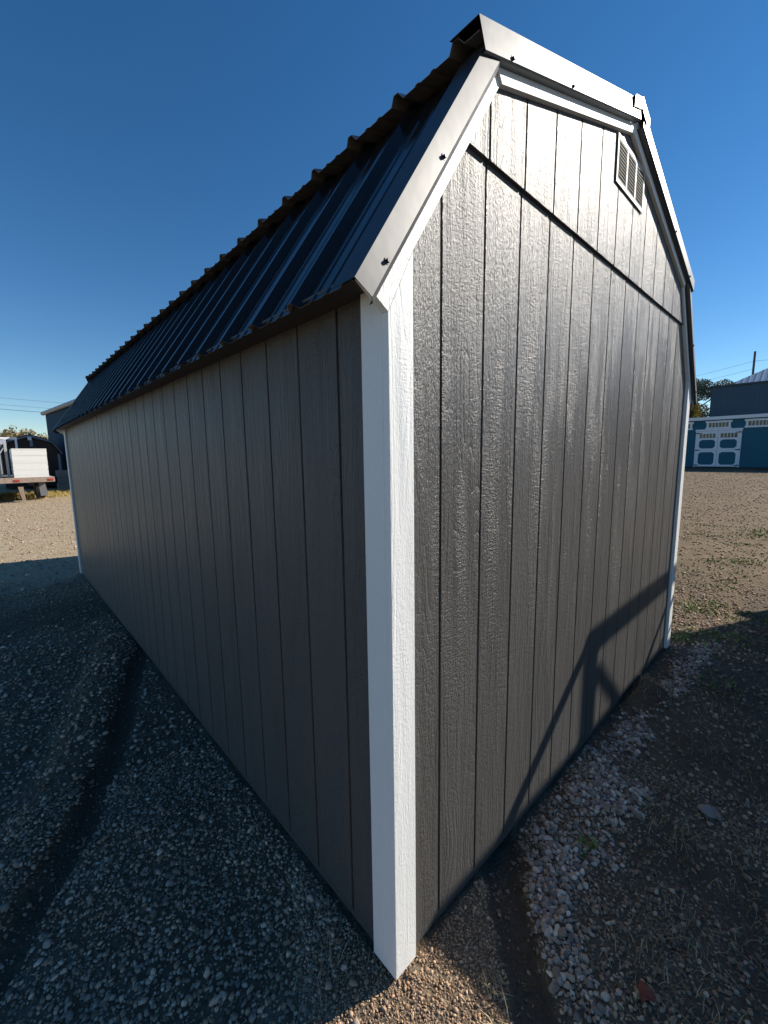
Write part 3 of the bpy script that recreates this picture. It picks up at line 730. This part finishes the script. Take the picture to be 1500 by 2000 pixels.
tree((34, 5.92, 0.5), 5.3, (0.6, 0.62, 1.3), 4500, 0.06, [(0.36, 0.26, 0.03), (0.28, 0.20, 0.03), (0.42, 0.30, 0.05)], 'small tree with yellow autumn leaves right beside the gable edge')

# ------------------------------------------------------------------ left side: trailer, stacks, brown shed, blocks, far building
M['rust'] = mat_plain('worn_red_steel', (0.34, 0.255, 0.20), 0.8, 0.5, 9, 0.002)
M['deck'] = mat_plain('weathered_planks', (0.22, 0.19, 0.16), 0.9, 0.4, 8)
M['rubber'] = mat_plain('tyre_rubber', (0.018, 0.018, 0.018), 0.9)
M['flap'] = mat_plain('grey_mud_flap', (0.16, 0.16, 0.165), 0.8)
M['red'] = mat_plain('red_lens', (0.45, 0.05, 0.03), 0.3)
trl = thing('flatbed_trailer', 'worn flatbed trailer with rusty rear rail parked beyond the shed', 'trailer', None, (-0.25, 20.0, 0))
MB().box(-1.25, 1.20, 0.0, 0.09, 0.70, 0.90).build('rear_rail', M['rust'], trl, bevel=0.008)
for i in range(10): MB().box(-1.2+i*0.24+0.004, -1.2+(i+1)*0.24-0.004, 0.095, 7.0, 0.82, 0.885).build('plank', M['deck'], trl)
for xx in (-0.55, 0.5): MB().box(xx-0.06, xx+0.06, 0.1, 7.5, 0.6, 0.815).build('chassis_beam', M['iron'], trl)
for xx in (0.08, 1.08): MB().box(xx-0.08, xx+0.08, -0.02, -0.001, 0.755, 0.83).build('tail_light', M['red'], trl)
for xx in (-0.95, 0.65):
    for yy in (1.3, 2.3):
        wh = MB().tube([(xx-0.0, yy, 0.42), (xx+0.26, yy, 0.42)], 0.42, 20).build('tyre', M['rubber'], trl); MB().tube([(xx+0.255, yy, 0.42), (xx+0.275, yy, 0.42)], 0.2, 14).build('rim', M['flap'], wh)
for xx in (-0.78, 0.84): MB().prism([(xx-0.10, 0.15), (xx+0.13, 0.15), (xx+0.07, 0.68), (xx-0.13, 0.68)], 'y', 0.35, 0.37).build('mud_flap', M['flap'], trl)
MB().prism([(0.17, 0.0), (0.27, 0.0), (0.24, 0.55), (0.08, 0.55)], 'y', 0.02, 0.12).build('support_leg', mat_plain('tan_steel', (0.30, 0.22, 0.16), 0.8), trl)
for (xx, zz, yy) in ((-0.11, 2.34, 0.6), (-0.9, 2.2, 1.5)): MB().box(xx-0.04, xx+0.04, yy, yy+0.08, 0.9, zz).build('stake', mat_plain('stake_grey', (0.42, 0.42, 0.42), 0.7), trl)
MB().box(-1.2, 0.45, 6.2, 6.3, 2.55, 2.66).build('rack_bar', M['white2'], trl); MB().box(0.36, 0.44, 6.2, 6.3, 0.9, 2.549).build('stake', M['white2'], trl)
M['sheet'] = mat_plain('white_foam_sheet', (0.78, 0.77, 0.72), 0.7, 0.05, 4)
def stack(loc, w, d, n_, th, label):
    t_ = thing('panel_stack', label, 'panels', 'stacked panels on the trailer', loc)
    me = MB().box(-w/2, w/2, 0, d, 0.0008, th-0.0008).mesh('sheet')
    for i in range(n_): link('sheet', me, M['sheet'], t_, (random.uniform(-0.004, 0.004)+0.0006*i, random.uniform(-0.004, 0.004), i*th))
stack((0.29, 20.25, 0.89), 1.03, 2.4, 25, 0.044, 'neat block of white sheets stacked at the rear of the trailer')
stack((-1.0, 21.6, 0.89), 0.9, 2.4, 18, 0.044, 'second, lower block of white sheets at the left picture edge')
M['brown'] = mat_plain('dark_brown_siding', (0.035, 0.022, 0.018), 0.7, 0.15, 3)
bs = thing('gambrel_shed', 'dark brown gambrel shed with grey roof trim behind the trailer', 'shed', None, (0.80, 29, 0))
prof_b = [(-1.2, 0.1), (1.22, 0.1), (1.22, 1.95), (0.87, 2.52), (0, 2.79), (-0.87, 2.52), (-1.2, 1.95)]
MB().prism(prof_b, 'y', 0, 5).build('wall', M['brown'], bs)
M['bluegrey'] = mat_plain('blue_grey_trim', (0.20, 0.26, 0.33), 0.6)
rl = [(-1.34, 1.90), (-0.92, 2.56), (0, 2.86), (0.92, 2.56), (1.34, 1.90)]; ro = [(-1.40, 1.93), (-0.96, 2.63), (0, 2.94), (0.96, 2.63), (1.40, 1.93)]
for i in range(4):
    MB().prism([rl[i], rl[i+1], ro[i+1], ro[i]], 'y', -0.15, 5.1).build('roof_slope', M['iron'], bs)
    MB().prism([(rl[i][0], rl[i][1]-0.045), (rl[i+1][0], rl[i+1][1]-0.045), (rl[i+1][0], rl[i+1][1]+0.02), (rl[i][0], rl[i][1]+0.02)], 'y', -0.18, -0.152).build('roof_trim', M['bluegrey'], bs)
MB().box(1.13, 1.24, -0.03, -0.001, 0.1, 1.88).build('corner_board', M['bluegrey'], bs)
MB().box(-0.08, 0.08, -0.22, -0.185, 2.62, 2.80).build('ridge_plate', M['white2'], bs)
MB().box(0.0, 0.12, -0.04, -0.002, 2.3, 2.62).build('king_post', M['bluegrey'], bs)
M['conc'] = mat_plain('concrete', (0.24, 0.235, 0.22), 0.95, 0.25, 7, 0.004)
posn = ['bottom', 'second', 'third', 'top']
for r_ in range(4):
    for k in range(3):
        if r_ == 3 and k == 0: continue
        b = MB().box(-0.29, 0.29, 0, 0.6, 0.003, 0.335)
        o = b.build('concrete_block', M['conc'], None, bevel=0.02); o.location = (1.88+k*0.59+(r_ % 2)*0.05, 26.6, -0.02+r_*0.34)
        tag(o, '%s-course rough grey concrete block in the pile beside the brown shed, %s from the left' % (posn[r_], ['first', 'second', 'third'][k]), 'block', 'piled concrete blocks')
# long steel building, eave running towards the camera
M['navy'] = mat_ribbed('blue_grey_wall_steel', (0.04, 0.08, 0.12), 0.9, 0.35, 'h', 0.01, 0.1)
Pf = Vector((2.2, 36.5, 0)); Pn = Vector((3.15, 26.5, 0)); dv = (Pn-Pf).normalized(); ex = Pf+dv*20
nv = Vector((-dv.y, dv.x, 0))
if nv.x < 0: nv = -nv
ang = math.atan2(dv.y, dv.x)
bld = thing('steel_building', 'tall blue-grey steel building with rounded gutter showing past the far eave', 'building', None, tuple(Pf), ang)
sgn = 1 if Vector((-math.sin(ang), math.cos(ang))).dot(Vector((nv.x, nv.y))) > 0 else -1
MB().box(0, 14, *sorted((0, sgn*12)), -0.1, 4.7).build('wall', M['navy'], bld)
MB().prism([(-sgn*0.1, 4.72), (sgn*6, 6.6), (sgn*12.3, 4.72)], 'x', -0.05, 14.2).build('roof', mat_plain('pale_metal_roof', (0.42, 0.43, 0.45), 0.5), bld)
MB().tube([(-0.1, -sgn*0.12, 4.72), (14.2, -sgn*0.12, 4.72)], 0.13, 10).build('gutter', mat_plain('grey_gutter', (0.30, 0.29, 0.29), 0.5), bld)
# far hall roof, wooded skyline and wires
fh = thing('far_hall', 'pale low building roof just under the brown wooded skyline on the left', 'building', None, (2, 110, 0))
MB().box(-30, 22, 0, 12, 0, 4.7).build('wall', mat_plain('pale_wall', (0.35, 0.38, 0.40), 0.7), fh); MB().prism([(-0.5, 4.7), (12.5, 4.7), (6, 5.8)], 'x', -31, 23).build('roof', mat_plain('pale_roof', (0.30, 0.33, 0.36), 0.8), fh)
Vs, Fs, Cs = [], [], []; off = 0
for k in range(70):
    cx = -40+k*1.15+random.uniform(-0.5, 0.5); hgt = random.uniform(4.3, 5.0)+0.8*math.exp(-((cx-5)/3.0)**2)
    V_, F_, C_ = crown(1600, (cx, 150+random.uniform(-6, 6), hgt*0.95), (2.6, 2.6, hgt), 0.3, [(0.30, 0.23, 0.12), (0.24, 0.19, 0.10), (0.36, 0.27, 0.14), (0.20, 0.18, 0.10)])
    Vs.append(V_); Fs.append(F_+off); Cs.append(C_); off += len(V_)
tag(link('far_wood', big_mesh('far_wood', np.concatenate(Vs), np.concatenate(Fs), np.concatenate(Cs)), M['leafm']), 'brown autumn wood along the skyline on the left', 'wood', None, 'stuff')
for i, (za, zb, nm) in enumerate(((8.45, 7.6, 'lowest and darkest'), (8.9, 8.3, 'middle'), (9.6, 9.3, 'upper'))):
    wire((-20, 70, za+0.5), (30, 70, zb-0.6), 0.25, 0.025 if i == 0 else 0.014, nm+' overhead wire crossing the sky at the left picture edge', 'overhead wires')

# ------------------------------------------------------------------ unseen shadow casters, made up to shade the right foreground and gable
def add_shade_shed(loc, w, d, h, label, rz=0.0):  # added shed, placed out of view to throw shade on the ground
    t_ = thing('shade_shed', label, 'shed', 'made-up sheds shading the foreground', loc, rz)
    MB().box(0, w, -d, -0.05, 0.0, h-0.08).build('wall', M['brown'], t_)
    MB().prism([(-d-0.05, h-0.25), (0.0, h-0.079), (0.0, h), (-d-0.05, h-0.17)], 'x', -0.02, w+0.02).build('roof', M['iron'], t_)
    dr_ = MB().box(w*0.3, w*0.3+0.8, -0.049, -0.02, 0.08, 1.75).build('door', M['white2'], t_); MB().box(w*0.3+0.7, w*0.3+0.73, -0.019, 0.0, 0.85, 1.0).build('handle', M['iron'], dr_)
add_shade_shed((3.13, -1.31, -0.02), 3.25, 2.6, 2.06, 'made-up low brown shed out of view, nearer of two added to shade the foreground')
add_shade_shed((7.35, -1.62, 0.02), 3.4, 2.6, 2.02, 'made-up low brown shed out of view, farther of two added to shade the foreground', math.radians(-42))
fr_ = thing('shadow_frame', 'made-up timber post and beam frame out of view, shaped to cast the gable shadow', 'frame', None, (0, -1.2, 0))  # added out of view; its bars are sized for the shadow they throw
MB().box(4.04, 4.185, -0.015, 0.015, -0.03, 2.34).build('post', M['timber'], fr_)
MB().bar((4.05, 0, 2.385), (5.97, 0, 2.395), 0.03, 0.112).build('beam', M['timber'], fr_)
MB().bar((3.22, 0, 1.81), (4.10, 0, 2.41), 0.03, 0.075).build('brace', M['timber'], fr_)
MB().bar((4.20, 0, 2.20), (4.66, 0, 1.79), 0.03, 0.04).build('brace', M['timber'], fr_)
MB().bar((5.90, 0, 2.34), (5.05, 0, 1.79), 0.03, 0.05).build('brace', M['timber'], fr_)
MB().bar((5.95, 0, 2.13), (5.38, 0, 1.79), 0.03, 0.03).build('brace', M['timber'], fr_)
MB().box(5.90, 5.97, -0.015, 0.015, -0.03, 2.332).build('post', M['timber'], fr_)
